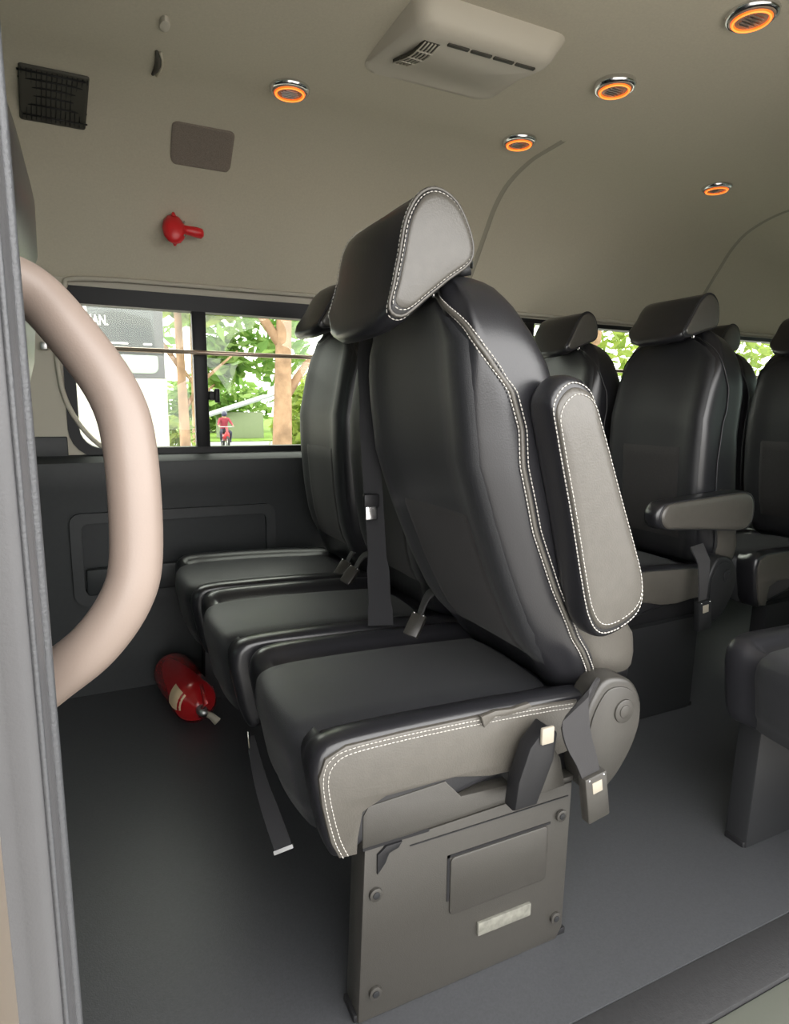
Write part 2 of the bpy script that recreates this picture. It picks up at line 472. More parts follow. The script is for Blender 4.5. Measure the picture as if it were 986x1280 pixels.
tag(prism('wall_left', [(X0, -0.05), (-0.16, -0.05), (-0.16, 1.46), (X0, 1.46)], 'y', YN-0.04, YN, 'walltrim', holes=[rrect(-1.2, -0.35, 0.80, 1.30, 0.05, 4)]), kind='structure')
tag(box('window_5', -1.22, -0.33, YN-0.025, YN-0.02, 0.78, 1.32, 'tint', bev=0), kind='structure')
for i, (a, b) in enumerate(((1.55, 2.45), (2.6, 3.5))):
    tag(box('window_%d' % (6+i), a-0.02, b+0.02, YN-0.025, YN-0.02, ZB-0.02, ZT+0.02, 'tint', bev=0), kind='structure')
tag(box('window_8', X1+0.02, X1+0.025, -0.22, 1.22, 0.73, 1.37, 'tint', bev=0), kind='structure')

# ================================================================== seats
def make_seat(label, ox, oy, w=0.385, recline=0.0, arm=None, leg='near', detail=False, group='passenger seats', name='passenger_seat'):
    """modelled on the seat nearest the door; local x equals world x of that seat, y runs 0..w"""
    T = empty(name, (0.45+ox, oy+w/2, 0.0), label, 'seat', group)
    cy = oy+w/2
    ca, sa = math.cos(math.radians(recline)), math.sin(math.radians(recline))
    PX, PZ = 0.72, 0.40
    def rec(p):
        x, y, z = p
        return Vector((PX+(x-PX)*ca+(z-PZ)*sa+ox, y, PZ-(x-PX)*sa+(z-PZ)*ca))
    def sh(p): return Vector((p[0]+ox, p[1], p[2]))
    # ---------------- backrest
    R_ = [(0.42, 0.660), (0.526, 0.580), (0.612, 0.537), (0.71, 0.497), (0.80, 0.466), (0.92, 0.450), (1.01, 0.446), (1.08, 0.452)]
    TH = [(0.42, 0.17), (0.506, 0.215), (0.7, 0.19), (0.926, 0.157), (1.0, 0.118), (1.05, 0.085), (1.085, 0.05)]
    SE = [(0.445, 0.075), (0.5, 0.083), (0.70, 0.072), (0.85, 0.080), (0.90, 0.068), (0.965, 0.040), (1.03, 0.030), (1.08, 0.022)]
    HWt = [(0.42, 0.155), (0.47, 0.175), (0.55, 0.187), (0.75, 0.192), (0.9, 0.190), (0.95, 0.186), (0.99, 0.174), (1.02, 0.158), (1.045, 0.135), (1.062, 0.105), (1.072, 0.07)]
    HWt = [(z, h*w/0.385) for z, h in HWt]
    zz = [0.42, 0.45, 0.48, 0.52, 0.56, 0.60, 0.64, 0.68, 0.72, 0.76, 0.80, 0.84, 0.88, 0.91, 0.94, 0.965, 0.985, 1.005, 1.02, 1.035, 1.048, 1.058, 1.066, 1.072]
    NU = 80
    def ring(z, off=0.0):
        r, t, s, hw = interp(R_, z), interp(TH, z), interp(SE, z), interp(HWt, z)
        half = [(r+0.014, 0), (r+0.013, -0.50*hw), (r+0.004, -0.74*hw), (r+0.012, -0.90*hw), (r+s*0.55, -0.985*hw), (r+s, -1.0*hw), (r+max(0.75*t, s+0.01), -0.99*hw), (r+max(0.95*t, s+0.02), -0.90*hw), (r+max(t, s+0.024), -0.6*hw), (r+max(t, s+0.024), 0)]
        full = half+[(x, -y) for x, y in half[-2:0:-1]]
        c = catmull([(x, cy+y, z) for x, y in full], NU, True)
        return c
    ncp = 18
    ku = lambda cp: cp*NU/ncp            # sample index of a control point
    rings = [ring(z) for z in zz]
    back = loft('backrest', [[rec(p) for p in r] for r in rings], 'leather', T)
    def patch(name, us, z0, z1, off, material, parent, nz=18, shape=None):
        """surface patch lifted off the backrest shell"""
        rows = []
        for i in range(nz):
            z = z0+(z1-z0)*i/(nz-1)
            r = ring(z); r2 = ring(z+0.004)
            a, b = us(z) if callable(us) else us
            row = []
            for k in range(17):
                u = a+(b-a)*k/16
                j = int(math.floor(u)); f = u-j
                p = r[j % NU].lerp(r[(j+1) % NU], f)
                d = r[(j+1) % NU]-r[j % NU]
                n = (r2[j % NU]-r[j % NU]).cross(d).normalized()
                if n.dot(p-Vector((interp(R_, z)+0.07, cy, z))) < 0: n = -n
                e = min(k, 16-k, i, nz-1-i)
                row.append(rec(p+n*(off if e > 0 else -0.001)))
            rows.append(row)
        return loft(name, rows, material, parent, closed=False, cap=False)
    def front_us(fr):
        def us(z):
            e = max(0.3, min(fr, 4.9-3.8*max(0.0, (z-0.90)/0.14)**1.6-0.4))
            return -ku(e), ku(e)
        return us
    patch('fabric_panel', front_us(3.2), 0.47, 1.035, 0.004, 'fabric', back)
    patch('lumbar_panel', front_us(1.35), 0.47, 0.735, 0.0065, 'fabric2', back, nz=12)
    # side panels of black leather, daylight sheen painted into the colour, on both flanks
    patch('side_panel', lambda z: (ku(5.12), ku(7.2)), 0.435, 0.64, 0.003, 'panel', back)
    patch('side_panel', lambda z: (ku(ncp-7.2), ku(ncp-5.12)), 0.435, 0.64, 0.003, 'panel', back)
    def seam_path(cp, z0, z1, n, lift=0.002, off=0.0):
        pth = []; cp0 = cp
        for i in range(n):
            z = z0+(z1-z0)*i/(n-1)
            mv = 3.8*max(0.0, (z-0.90)/0.14)**1.6
            cp = cp0-mv if cp0 < 9 else cp0+mv
            r = ring(z); u = ku(cp) % NU; j = int(u)
            u = (u+off/max(1e-4, (r[(j+1) % NU]-r[j % NU]).length)) % NU; j = int(u); f = u-j
            p = r[j % NU].lerp(r[(j+1) % NU], f)
            o = p-Vector((interp(R_, z)+0.06, cy, z)); o.z = 0
            pth.append(rec(p+o.normalized()*lift))
        return pth
    if detail:
        for of in (-0.0065, 0.0065):
            stitches('seam_stitching', seam_path(4.9, 0.44, 1.040, 70, 0.0022, of), 0.0016, back)
        tube('seam_piping', seam_path(4.9, 0.44, 1.040, 70, 0.0), 0.0040, 'panel', back, 8)
    else:
        for c0 in (4.9, ncp-4.9):
            tube('seam_piping', seam_path(c0, 0.44, 1.040, 50), 0.0022, 'piping', back, 6)
    # ---------------- headrest
    hp = [(0.366, 0.992), (0.372, 1.03), (0.380, 1.075), (0.390, 1.125), (0.410, 1.158), (0.437, 1.168), (0.466, 1.155), (0.486, 1.125), (0.495, 1.095), (0.486, 1.073), (0.456, 1.048), (0.422, 1.016), (0.388, 0.985)]
    if not detail: hp = [(0.445+(x-0.445)*0.92, 1.05+(z-1.05)*0.88) for x, z in hp]
    hc = catmull([(x, z, 0) for x, z in hp], 48, True)
    ctr = Vector((0.425, 1.085, 0))
    hw0 = (0.126 if detail else 0.110)*w/0.385
    if not detail: ctr = Vector((0.427, 1.081, 0))
    lift = lambda z, yy: (0.045 if yy > 0 else 0.016)*max(0.0, (abs(yy)-0.45)/0.55)**2*max(0.0, min(1.0, (1.08-z)/0.09))
    rows = []
    for yy, s, zc in ((-1.0, 0.60, 0.004), (-0.997, 0.80, 0.003), (-0.985, 0.92, 0.002), (-0.955, 0.985, 0.001), (-0.90, 1.015, 0), (-0.7, 1.03, -0.002), (-0.35, 1.035, -0.003), (0, 1.035, -0.004), (0.35, 1.035, -0.003), (0.7, 1.03, -0.002), (0.90, 1.015, 0), (0.955, 0.985, 0.001), (0.985, 0.92, 0.002), (0.997, 0.80, 0.003), (1.0, 0.60, 0.004)):
        bul = 0.014*(1-abs(yy)**2.2)
        rows.append([rec((ctr.x+(p.x-ctr.x)*s-(bul if p.x < ctr.x-0.02 else bul*0.3), cy+yy*hw0, ctr.y+(p.y-ctr.y)*s+zc+lift(ctr.y+(p.y-ctr.y)*s, yy))) for p in hc])
    head = loft('headrest', rows, 'leather', T)
    for sd in ((-1, 1) if detail else (-1,)):
        face = [rec((ctr.x+(p.x-ctr.x)*s, cy+sd*hw0*k, ctr.y+(p.y-ctr.y)*s+0.002+lift(ctr.y+(p.y-ctr.y)*s, sd*1.0))) for s, k in ((0.05, 1.022), (0.5, 1.018), (0.80, 1.008), (0.90, 0.998), (0.93, 0.97)) for p in hc]
        rws = [face[i*48:(i+1)*48] for i in range(5)]
        loft('headrest_side', rws, 'panel', head, cap=True)
    hs = lambda s, k: [rec((ctr.x+(p.x-ctr.x)*s-0.003, cy+k*hw0, ctr.y+(p.y-ctr.y)*s+0.001+lift(ctr.y+(p.y-ctr.y)*s, k))) for p in hc]
    tube('headrest_piping', hs(0.985, -0.962), 0.0026, 'panel' if detail else 'piping', head, 6, True)
    if detail:
        a = hs(0.925, -0.994); stitches('seam_stitching', a+[a[0]], 0.0013, head)
        a = hs(1.015, -0.925); stitches('seam_stitching', a+[a[0]], 0.0013, head)
        a = hs(1.015, 0.93); stitches('seam_stitching', a+[a[0]], 0.0012, head)
    for s_ in (-1, 1):
        tube('headrest_post', [rec((0.452, cy+s_*0.06, 1.06)), rec((0.475, cy+s_*0.06, 1.03))], 0.006, 'chrome', head)
    if detail:
        kb = tube('headrest_knob', [rec((0.485, cy-0.075, 1.072)), rec((0.508, cy-0.085, 1.080))], [0.007, 0.010], 'darkplastic', head, 10)
        tube('bare_wire', catmull([rec((0.44, cy-0.10, 1.070)), rec((0.465, cy-0.12, 1.078)), rec((0.50, cy-0.10, 1.088)), rec((0.512, cy-0.085, 1.082))], 16), 0.0022, 'steel', head, 6)
    # ---------------- cushion: side profile swept across the width
    cp = [(0.300, 0.285), (0.262, 0.272), (0.245, 0.300), (0.232, 0.360), (0.226, 0.405), (0.236, 0.435), (0.270, 0.448), (0.36, 0.449), (0.48, 0.446), (0.60, 0.440), (0.70, 0.430), (0.73, 0.40), (0.70, 0.345), (0.50, 0.325)]
    cc = catmull([(x, z, 0) for x, z in cp], 84, True)
    ce = Vector((0.46, 0.385, 0))
    rows = []
    for q in (0, 0.004, 0.012, 0.03, 0.06, 0.09, 0.125, 0.16, 0.25, 0.35, 0.45, 0.5, 0.55, 0.65, 0.75, 0.84, 0.875, 0.91, 0.94, 0.97, 0.988, 0.996, 1.0):
        e = min(q, 1-q)*w
        edge = 0.016
        ins = 0.0 if e >= edge else edge-math.sqrt(max(0, edge**2-(edge-e)**2))
        dip = 0.020*max(0.0, min(1.0, (e-0.035)/0.03))
        row = []
        for p in cc:
            n = Vector((p.x-ce.x, (p.y-ce.y)*2.2, 0)).normalized()
            x, z = p.x-n.x*ins, p.y-n.y*ins
            if p.y > 0.40: z -= dip*min(1, (p.y-0.40)/0.04)*(1 if p.x > 0.25 else 0.6)
            if p.x < 0.26: x += dip*0.35
            row.append(sh((x, oy+q*w, z)))
        rows.append(row)
    cush = loft('cushion', rows, 'leather', T)
    # fabric insert over the top and down the front
    top = [p for p in catmull([(0.258, 0.285), (0.247, 0.320), (0.238, 0.362), (0.233, 0.402), (0.242, 0.424), (0.272, 0.431), (0.36, 0.432), (0.48, 0.429), (0.60, 0.424), (0.66, 0.420)], 40) ] if False else None
    fp = catmull([(x, z, 0) for x, z in [(0.256, 0.278), (0.248, 0.315), (0.240, 0.360), (0.234, 0.398), (0.243, 0.421), (0.272, 0.4315), (0.36, 0.4325), (0.48, 0.4295), (0.60, 0.4235), (0.655, 0.420)]], 40)
    rows = []
    for k in range(13):
        q = 0.155+0.69*k/12
        crown = 0.020*math.sin(math.pi*k/12)**0.7 if 0 < k < 12 else 0.0
        rows.append([sh((p.x-(crown*1.1*min(1, max(0, (0.30-p.x)/0.05)))-(0.003 if p.x < 0.25 else 0)+(0.010 if k in (0, 12) and p.x < 0.27 else 0), oy+q*w, p.y+(crown*0.5 if p.y > 0.41 else 0)-(0.006 if k in (0, 12) else 0))) for p in fp])
    loft('cushion_fabric', rows, 'fabric', cush, closed=False, cap=False)
    if detail or leg == 'near':
        # side skirt of black leather, coloured lighter to imitate daylight from the door
        sp = [(0.262, 0.279), (0.250, 0.305), (0.238, 0.362), (0.234, 0.403), (0.243, 0.428), (0.272, 0.4405), (0.36, 0.4415), (0.48, 0.4385), (0.60, 0.4325), (0.66, 0.428), (0.66, 0.345), (0.56, 0.335), (0.50, 0.338), (0.44, 0.352), (0.33, 0.352), (0.296, 0.338), (0.289, 0.30), (0.288, 0.277)]
        prism('side_skirt', [(x+ox, z) for x, z in sp], 'y', oy-0.004, oy+0.012, 'panel', cush, bev=0.003)
        if detail:
            e1 = catmull([sh((x, oy-0.0045, z)) for x, z in [(0.274, 0.280), (0.262, 0.310), (0.250, 0.364), (0.247, 0.40), (0.256, 0.419), (0.28, 0.4285), (0.36, 0.430), (0.48, 0.427), (0.60, 0.421), (0.655, 0.417)]], 60)
            e2 = catmull([sh((x, oy-0.0045, z)) for x, z in [(0.267, 0.279), (0.255, 0.308), (0.243, 0.363), (0.240, 0.402), (0.249, 0.4245), (0.276, 0.4350), (0.36, 0.4365), (0.48, 0.4335), (0.60, 0.4275), (0.655, 0.4235)]], 60)
            stitches('seam_stitching', e1, 0.0012, cush)
            stitches('seam_stitching', e2, 0.0012, cush)
    # ---------------- legs
    if leg in ('near', 'far', 'nearfar'):
        for yl in ([oy] if leg == 'near' else [oy+w-0.05] if leg == 'far' else [oy, oy+w-0.05]):
            pts = [(x+ox, z) for x, z in [(0.290, 0.0), (0.648, 0.0), (0.660, 0.020), (0.664, 0.285), (0.30, 0.276)]]
            lg = prism('leg', pts, 'y', yl, yl+0.05, 'plastic' if detail else 'darkplastic', T, bev=0.004)
            if detail:
                # leg cover details on the aisle face
                prism('upper_flange', [(x+ox, z) for x, z in [(0.296, 0.281), (0.297, 0.330), (0.305, 0.343), (0.425, 0.349), (0.452, 0.318), (0.540, 0.314), (0.545, 0.296), (0.664, 0.297), (0.664, 0.288), (0.37, 0.281)]], 'y', yl-0.002, yl+0.04, 'plastic', lg, bev=0.002)
                box('groove', 0.297+ox, 0.40+ox, yl-0.0012, yl+0.002, 0.2765, 0.2815, 'black', lg, bev=0)
                box('moulding_line', 0.37+ox, 0.655+ox, yl-0.0015, yl+0.003, 0.262, 0.2635, 'darkplastic', lg, bev=0)
                prism('inset_panel', rrect(0.437+ox, 0.617+ox, 0.125, 0.222, 0.008, 3), 'y', yl-0.003, yl+0.002, 'plastic', lg, bev=0.002)
                box('inset_shadow_gap', 0.432+ox, 0.622+ox, yl-0.001, yl+0.002, 0.222, 0.226, 'black', lg, bev=0)
                box('inset_shadow_gap', 0.432+ox, 0.4365+ox, yl-0.001, yl+0.002, 0.150, 0.226, 'black', lg, bev=0)
                box('type_plate', 0.488+ox, 0.588+ox, yl-0.005, yl+0.001, 0.072, 0.094, 'plate', lg, bev=0.001)
                for sx, sz in ((0.316, 0.205), (0.642, 0.232), (0.316, 0.045), (0.642, 0.045)):
                    sc = prism('screw', disc_pts(sx+ox, sz, 0.010, 14), 'y', yl-0.005, yl+0.001, 'plastic', lg, bev=0.001)
                    prism('screw_cap', disc_pts(sx+ox, sz, 0.0055, 12), 'y', yl-0.0065, yl-0.004, 'darkplastic', lg, bev=0.001)
                prism('latch_notch', [(x+ox, z) for x, z in [(0.318, 0.236), (0.318, 0.266), (0.332, 0.276), (0.356, 0.276), (0.350, 0.268), (0.336, 0.264), (0.330, 0.250)]], 'y', yl-0.004, yl+0.002, 'black', lg, bev=0.001)
            foot = box('foot_rail', 0.285+ox, 0.67+ox, yl+0.004, yl+0.046, 0.0, 0.012, 'black', lg, bev=0.002)
    prism('seat_pan', [(x+ox, z) for x, z in [(0.30, 0.262), (0.70, 0.275), (0.72, 0.335), (0.30, 0.335)]], 'y', oy+0.02, oy+w-0.02, 'black', T, bev=0.004)
    # ---------------- recliner cover on the aisle side
    if leg == 'near' or detail:
        hub = catmull([(0.700, 0.459, 0), (0.728, 0.468, 0), (0.765, 0.455, 0), (0.788, 0.420, 0), (0.790, 0.380, 0), (0.770, 0.330, 0), (0.732, 0.282, 0), (0.698, 0.272, 0), (0.675, 0.305, 0), (0.668, 0.360, 0), (0.674, 0.415, 0)], 44, True)
        hb = prism('recliner_cover', [(p.x+ox-0.010, p.y-0.006) for p in hub], 'y', oy-0.022, oy+0.03, 'plastic' if detail else 'darkplastic', T, bev=0.008, seg=3)
        prism('cover_rim', [(0.722+(p.x-0.730)*0.86+ox, 0.378+(p.y-0.386)*0.86-0.002) for p in hub], 'y', oy-0.0245, oy-0.018, 'plastic' if detail else 'darkplastic', hb, bev=0.002)
        prism('pivot_cap', disc_pts(0.738+ox, 0.403, 0.020, 20), 'y', oy-0.0275, oy-0.02, 'plastic' if detail else 'darkplastic', hb, bev=0.002)
        prism('pivot_cap', disc_pts(0.738+ox, 0.403, 0.011, 16), 'y', oy-0.0290, oy-0.024, 'plastic' if detail else 'darkplastic', hb, bev=0.001)
    # ---------------- armrest: raised along the backrest or lowered
    if arm:
        # outline with the pivot end at the origin, length towards +a
        prof = catmull([(-0.062, 0.000, 0), (-0.052, 0.045, 0), (-0.015, 0.064, 0), (0.05, 0.062, 0), (0.15, 0.053, 0), (0.27, 0.043, 0), (0.315, 0.034, 0), (0.334, 0.0, 0), (0.315, -0.036, 0), (0.27, -0.043, 0), (0.15, -0.050, 0), (0.05, -0.058, 0), (-0.015, -0.060, 0), (-0.052, -0.044, 0)], 64, True)
        if arm == 'up':
            org, d = Vector((0.678, 0, 0.608)), Vector((-0.325, 0, 0.945)).normalized()
        else:
            org, d = Vector((0.735, 0, 0.600)), Vector((-1.0, 0, 0.02)).normalized()
        n = Vector((d.z, 0, -d.x))
        def AP(p, s, y):
            sx = 0.136
            v = org+d*(sx+(p.x-sx)*s)+n*(p.y*s*0.91-0.003)
            q = Vector((v.x, oy+y, v.z))
            return rec(q) if arm == 'up' else sh(q)
        rows = []
        ya, yb = (-0.052, 0.0)
        for s, y in ((0.55, yb), (0.92, yb), (0.985, yb-0.006), (1.0, yb-0.014), (1.0, yb-0.034), (0.985, ya+0.008), (0.955, ya+0.003), (0.90, ya), (0.55, ya-0.002)):
            k = s
            rows.append([AP(p, 1-(1-k)*(1.0 if k > 0.6 else 1.0), y) for p in prof])
        ar = loft('armrest', rows, 'leather', T, angle=70)
        rows = [[AP(p, s, ya-dy) for p in prof] for s, dy in ((0.92, -0.004), (0.905, 0.002), (0.86, 0.0045), (0.6, 0.006), (0.05, 0.0065))]
        loft('armrest_side', rows, 'panel', ar, cap=True)
        if detail:
            a = [AP(p, 0.945, ya+0.0015) for p in prof]; stitches('seam_stitching', a+[a[0]], 0.0016, ar)
            a = [AP(p, 0.865, ya-0.005) for p in prof]; stitches('seam_stitching', a+[a[0]], 0.0013, ar)
        else:
            a = [AP(p, 0.93, ya+0.001) for p in prof]; tube('seam_piping', a, 0.002, 'piping', ar, 6, True)
            tube('armrest_pivot', [sh((0.735, oy-0.055, 0.600)), sh((0.735, oy+0.01, 0.600))], 0.016, 'black', ar, 12)
    return T, rec, sh

def buckle(parent, org, d, material='darkplastic', w=0.036, l=0.066, t=0.022, label=True, n=Vector((0, -1, 0)), lab='cream'):
    """seat-belt buckle: org = top centre, d = downwards direction, n = facing direction"""
    d = Vector(d).normalized(); n = Vector(n).normalized(); s = d.cross(n).normalized(); n = s.cross(d).normalized()
    mt = Matrix.Translation(Vector(org)) @ Matrix((s, d, n)).transposed().to_4x4()
    b = box('belt_buckle', -w/2, w/2, 0, l, -t/2, t/2, material, parent, bev=0.003, mtx=mt)
    if label:
        box('buckle_label', -w*0.22, w*0.22, l*0.13, l*0.13+w*0.44, t/2-0.001, t/2+0.0012, lab, b, bev=0.0005, mtx=mt)
    for q in (-1, 1):
        tube('rivet', [mt @ Vector((q*w*0.33, l*0.05, t/2-0.001)), mt @ Vector((q*w*0.33, l*0.05, t/2+0.0015))], 0.0018, 'chrome', b, 8)
    return b

G = 'passenger seats in the van'
S1, rec1, sh1 = make_seat('large black leather seat nearest the camera with white stitching and raised padded armrest', 0, 0, recline=0, arm='up', leg='near', detail=True, group=G)
S2, rec2, sh2 = make_seat('middle seat of the front row, mostly hidden behind the large stitched seat', -0.025, 0.40, recline=17, leg='none', group=G)
S3, rec3, sh3 = make_seat('grey lit seat beside the sliding window, farthest seat of the front row', -0.04, 0.80, recline=18, leg='far', group=G)
S4, rec4, sh4 = make_seat('second row aisle seat with its black armrest lowered', 0.91, 0.505, recline=20, arm='down', leg='near', group=G)
S5, rec5, sh5 = make_seat('second row seat by the far windows, headrest peeking past the nearest seat', 0.90, 0.915, recline=15, leg='far', group=G)
S6, rec6, sh6 = make_seat('third row aisle seat cut off by the right edge of the photo', 1.58, 0.505, recline=20, arm='down', leg='near', group=G)
S7, rec7, sh7 = make_seat('third row window seat with a small headrest showing behind the second row', 1.57, 0.905, recline=18, leg='far', group=G)
S8, rec8, sh8 = make_seat('door-side seat across the aisle, only grey cushion front and dark leg in view', 0.855, -0.305, w=0.37, recline=17, leg='far', group=G)

# ---- details of the nearest seat: belt, buckles, front strap
ribbon('belt_strap', catmull([(0.690, -0.010, 0.440), (0.655, -0.030, 0.450), (0.618, -0.046, 0.440), (0.618, -0.054, 0.400), (0.634, -0.057, 0.362), (0.646, -0.058, 0.330)], 16), [0.034, 0.042, 0.050, 0.054, 0.056, 0.056]+[0.056, 0.053, 0.050, 0.047, 0.044, 0.041, 0.038, 0.036, 0.034, 0.034], [Vector((0.35, 0, 0.94)).lerp(Vector((1, 0, 0.28)), min(1, k/9)) for k in range(16)], 0.004, 'greyweb', S1)
buckle(S1, (0.647, -0.058, 0.338), (0.17, 0, -1), 'plastic', w=0.042, l=0.078, t=0.018)
# second, darker buckle standing in its boot with a pale release button
bo = prism('buckle_boot', [(0.517, 0.300), (0.558, 0.300), (0.585, 0.365), (0.590, 0.408), (0.568, 0.424), (0.540, 0.395), (0.522, 0.345)], 'y', -0.045, -0.015, 'black', S1, bev=0.006)
box('release_button', 0.556, 0.578, -0.050, -0.044, 0.398, 0.424, 'cream', bo, bev=0.002, mtx=None)
prism('anchor_plate', [(0.556, 0.301), (0.625, 0.303), (0.613, 0.352), (0.600, 0.372)], 'y', -0.026, -0.014, 'plastic', S1, bev=0.002)
prism('trim_clip', [(0.476, 0.442), (0.500, 0.446), (0.530, 0.443), (0.560, 0.446), (0.566, 0.438), (0.520, 0.434), (0.500, 0.437), (0.482, 0.424)], 'y', -0.012, -0.004, 'panel', S1, bev=0.001)
# strap with a metal end hanging off the front of the cushion
sp_ = catmull([(0.213, 0.305, 0.312), (0.211, 0.270, 0.294), (0.212, 0.230, 0.266), (0.218, 0.190, 0.234), (0.224, 0.160, 0.208), (0.226, 0.150, 0.196)], 14)
wd_ = [(sp_[min(13, i+1)]-sp_[max(0, i-1)]).cross(Vector((-0.45, -0.75, 0.6))).normalized() for i in range(14)]
st = ribbon('hanging_strap', sp_, [0.012, 0.014, 0.016, 0.018, 0.020, 0.022, 0.024, 0.026, 0.027, 0.028, 0.028, 0.028, 0.028, 0.028], wd_, 0.004, 'webbing', S1)
ribbon('strap_end_plate', [sp_[12], sp_[13]+(sp_[13]-sp_[12])*0.5], 0.031, wd_[13], 0.006, 'steel', st)
tube('adjuster_rod', [(0.209, 0.310, 0.318), (0.205, 0.280, 0.294), (0.206, 0.250, 0.272)], 0.0025, 'chrome', S1, 8)
# buckles rising between seats
def stalk(parent, p0, p1, p2):
    ribbon('buckle_stalk', catmull([p0, p1, p2], 8), 0.030, Vector((0.3, 0.9, 0.2)), 0.004, 'greyweb', parent)
    d = (Vector(p2)-Vector(p1)).normalized()
    buckle(parent, Vector(p2)-d*0.004, d, 'plastic', w=0.030, l=0.05, t=0.018, label=False, n=Vector((-0.5, -0.6, 0.6)))
stalk(S1, (0.66, 0.385, 0.50), (0.60, 0.375, 0.505), (0.565, 0.355, 0.465))
stalk(S2, (0.70, 0.77, 0.50), (0.62, 0.765, 0.50), (0.585, 0.755, 0.465))
stalk(S3, (0.66, 0.86, 0.48), (0.62, 0.85, 0.49), (0.595, 0.84, 0.462))
# second-row aisle seat belt
ribbon('belt_strap', [(1.51, 0.485, 0.505), (1.502, 0.45, 0.465), (1.495, 0.44, 0.41), (1.490, 0.435, 0.355)], [0.05, 0.045, 0.036, 0.03], Vector((1, 0, 0.15)), 0.004, 'greyweb', S4)
buckle(S4, (1.490, 0.433, 0.362), (0.10, 0, -1), 'darkplastic', w=0.05, l=0.085, t=0.018)
ribbon('belt_strap', [(2.19, 0.485, 0.505), (2.175, 0.455, 0.465), (2.165, 0.45, 0.41)], 0.045, Vector((1, 0, 0.15)), 0.004, 'greyweb', S6)
buckle(S6, (2.165, 0.448, 0.412), (0.05, 0, -1), 'darkplastic', w=0.05, l=0.085, t=0.018)

# ---- hanging lap-and-shoulder belt between the first and second seats
bt = empty('seat_belt', (0.48, 0.405, 0.40), 'long black seat belt strap hanging down between the two nearest front-row seats', 'seat belt')
ribbon('webbing', catmull([(0.505, 0.392, 1.02), (0.466, 0.392, 0.995), (0.466, 0.391, 0.90), (0.476, 0.389, 0.75), (0.486, 0.387, 0.60), (0.492, 0.386, 0.50), (0.494, 0.385, 0.448)], 26), [0.030]*10+[0.036]*8+[0.044]*4+[0.050]*4, Vector((1, -0.35, 0)), 0.004, 'webbing', bt)
tg = box('latch_tongue', 0.458, 0.482, 0.376, 0.383, 0.665, 0.695, 'chrome', bt, bev=0.002)
box('tongue_grip', 0.454, 0.486, 0.374, 0.387, 0.690, 0.715, 'black', tg, bev=0.003)

# ---- front passenger seat glimpsed past the pillar
FS = empty('front_seat', (-0.25, 0.0, 0.0), 'dark front passenger headrest showing past the grey door pillar', 'seat')
def fs_rows(tab, y0, y1):
    rows = []
    for z, xa, xb, k in tab:
        c = (y0+y1)/2; hw = (y1-y0)/2*k
        pts = [(xa, c-hw*0.8), (xa+0.02, c-hw), (xb-0.02, c-hw), (xb, c-hw*0.8), (xb, c+hw*0.8), (xb-0.02, c+hw), (xa+0.02, c+hw), (xa, c+hw*0.8)]
        rows.append(catmull([(x, y, z) for x, y in pts], 40, True))
    return rows
loft('headrest', fs_rows([(0.985, -0.135, -0.072, 0.75), (1.00, -0.15, -0.060, 0.92), (1.04, -0.16, -0.046, 1.0), (1.09, -0.16, -0.045, 1.0), (1.13, -0.15, -0.052, 0.95), (1.16, -0.14, -0.066, 0.8), (1.168, -0.13, -0.083, 0.55)], -0.12, 0.14), 'leather', FS)
loft('backrest', fs_rows([(0.30, -0.42, -0.28, 0.9), (0.5, -0.34, -0.20, 1.0), (0.7, -0.27, -0.13, 1.0), (0.85, -0.22, -0.085, 0.97), (0.93, -0.19, -0.062, 0.9), (0.97, -0.165, -0.055, 0.72), (0.985, -0.14, -0.07, 0.45)], -0.22, 0.24), 'leather', FS)
loft('cushion', fs_rows([(0.22, -0.78, -0.30, 0.95), (0.25, -0.80, -0.28, 1.0), (0.34, -0.80, -0.28, 1.0), (0.37, -0.78, -0.30, 0.93)], -0.22, 0.24), 'fabric', FS)
box('base', -0.76, -0.32, -0.18, 0.20, 0.0, 0.23, 'black', FS, bev=0.01)
for s_ in (-0.05, 0.07):
    tube('headrest_post', [(-0.10, s_, 0.96), (-0.095, s_, 1.0)], 0.006, 'chrome', FS)

# ================================================================== things on wall, pillar, ceiling
# ---- grab handle
hpts = [(-0.085, -0.235, 0.972), (-0.060, -0.205, 0.966), (-0.034, -0.200, 0.955), (-0.0095, -0.212, 0.925), (0.014, -0.230, 0.885), (0.0215, -0.241, 0.845), (0.021, -0.249, 0.775), (0.012, -0.252, 0.742), (-0.010, -0.250, 0.712), (-0.038, -0.243, 0.689), (-0.062, -0.240, 0.671), (-0.090, -0.245, 0.655)]
gh = empty('grab_handle', (-0.085, -0.24, 0.65), 'beige curved grab handle fixed to the grey door pillar', 'handle')
tube('grip', catmull(hpts, 70), 0.0178, 'grip', gh, 24)
for p in (hpts[0], hpts[-1]):
    prism('mounting_boss', disc_pts(p[0]-0.002, p[2], 0.024, 20), 'y', p[1]-0.012, p[1]+0.016, 'grip', gh, bev=0.004)

# ---- curtain rod along the windows
cr = empty('curtain_rod', (1.6, YF-0.03, 1.04), 'thin bronze curtain rod running across the side windows', 'rod')
tube('rod', [(-0.12, YF-0.03, 1.040), (0.5, YF-0.032, 1.040), (1.8, YF-0.032, 1.040), (3.5, YF-0.03, 1.042)], 0.0066, 'rod', cr, 10)
for x in (-0.115, 1.06, 2.29, 3.495):
    box('rod_bracket', x-0.008, x+0.008, YF-0.037, YF-0.004, 1.030, 1.050, 'steel', cr, bev=0.002)

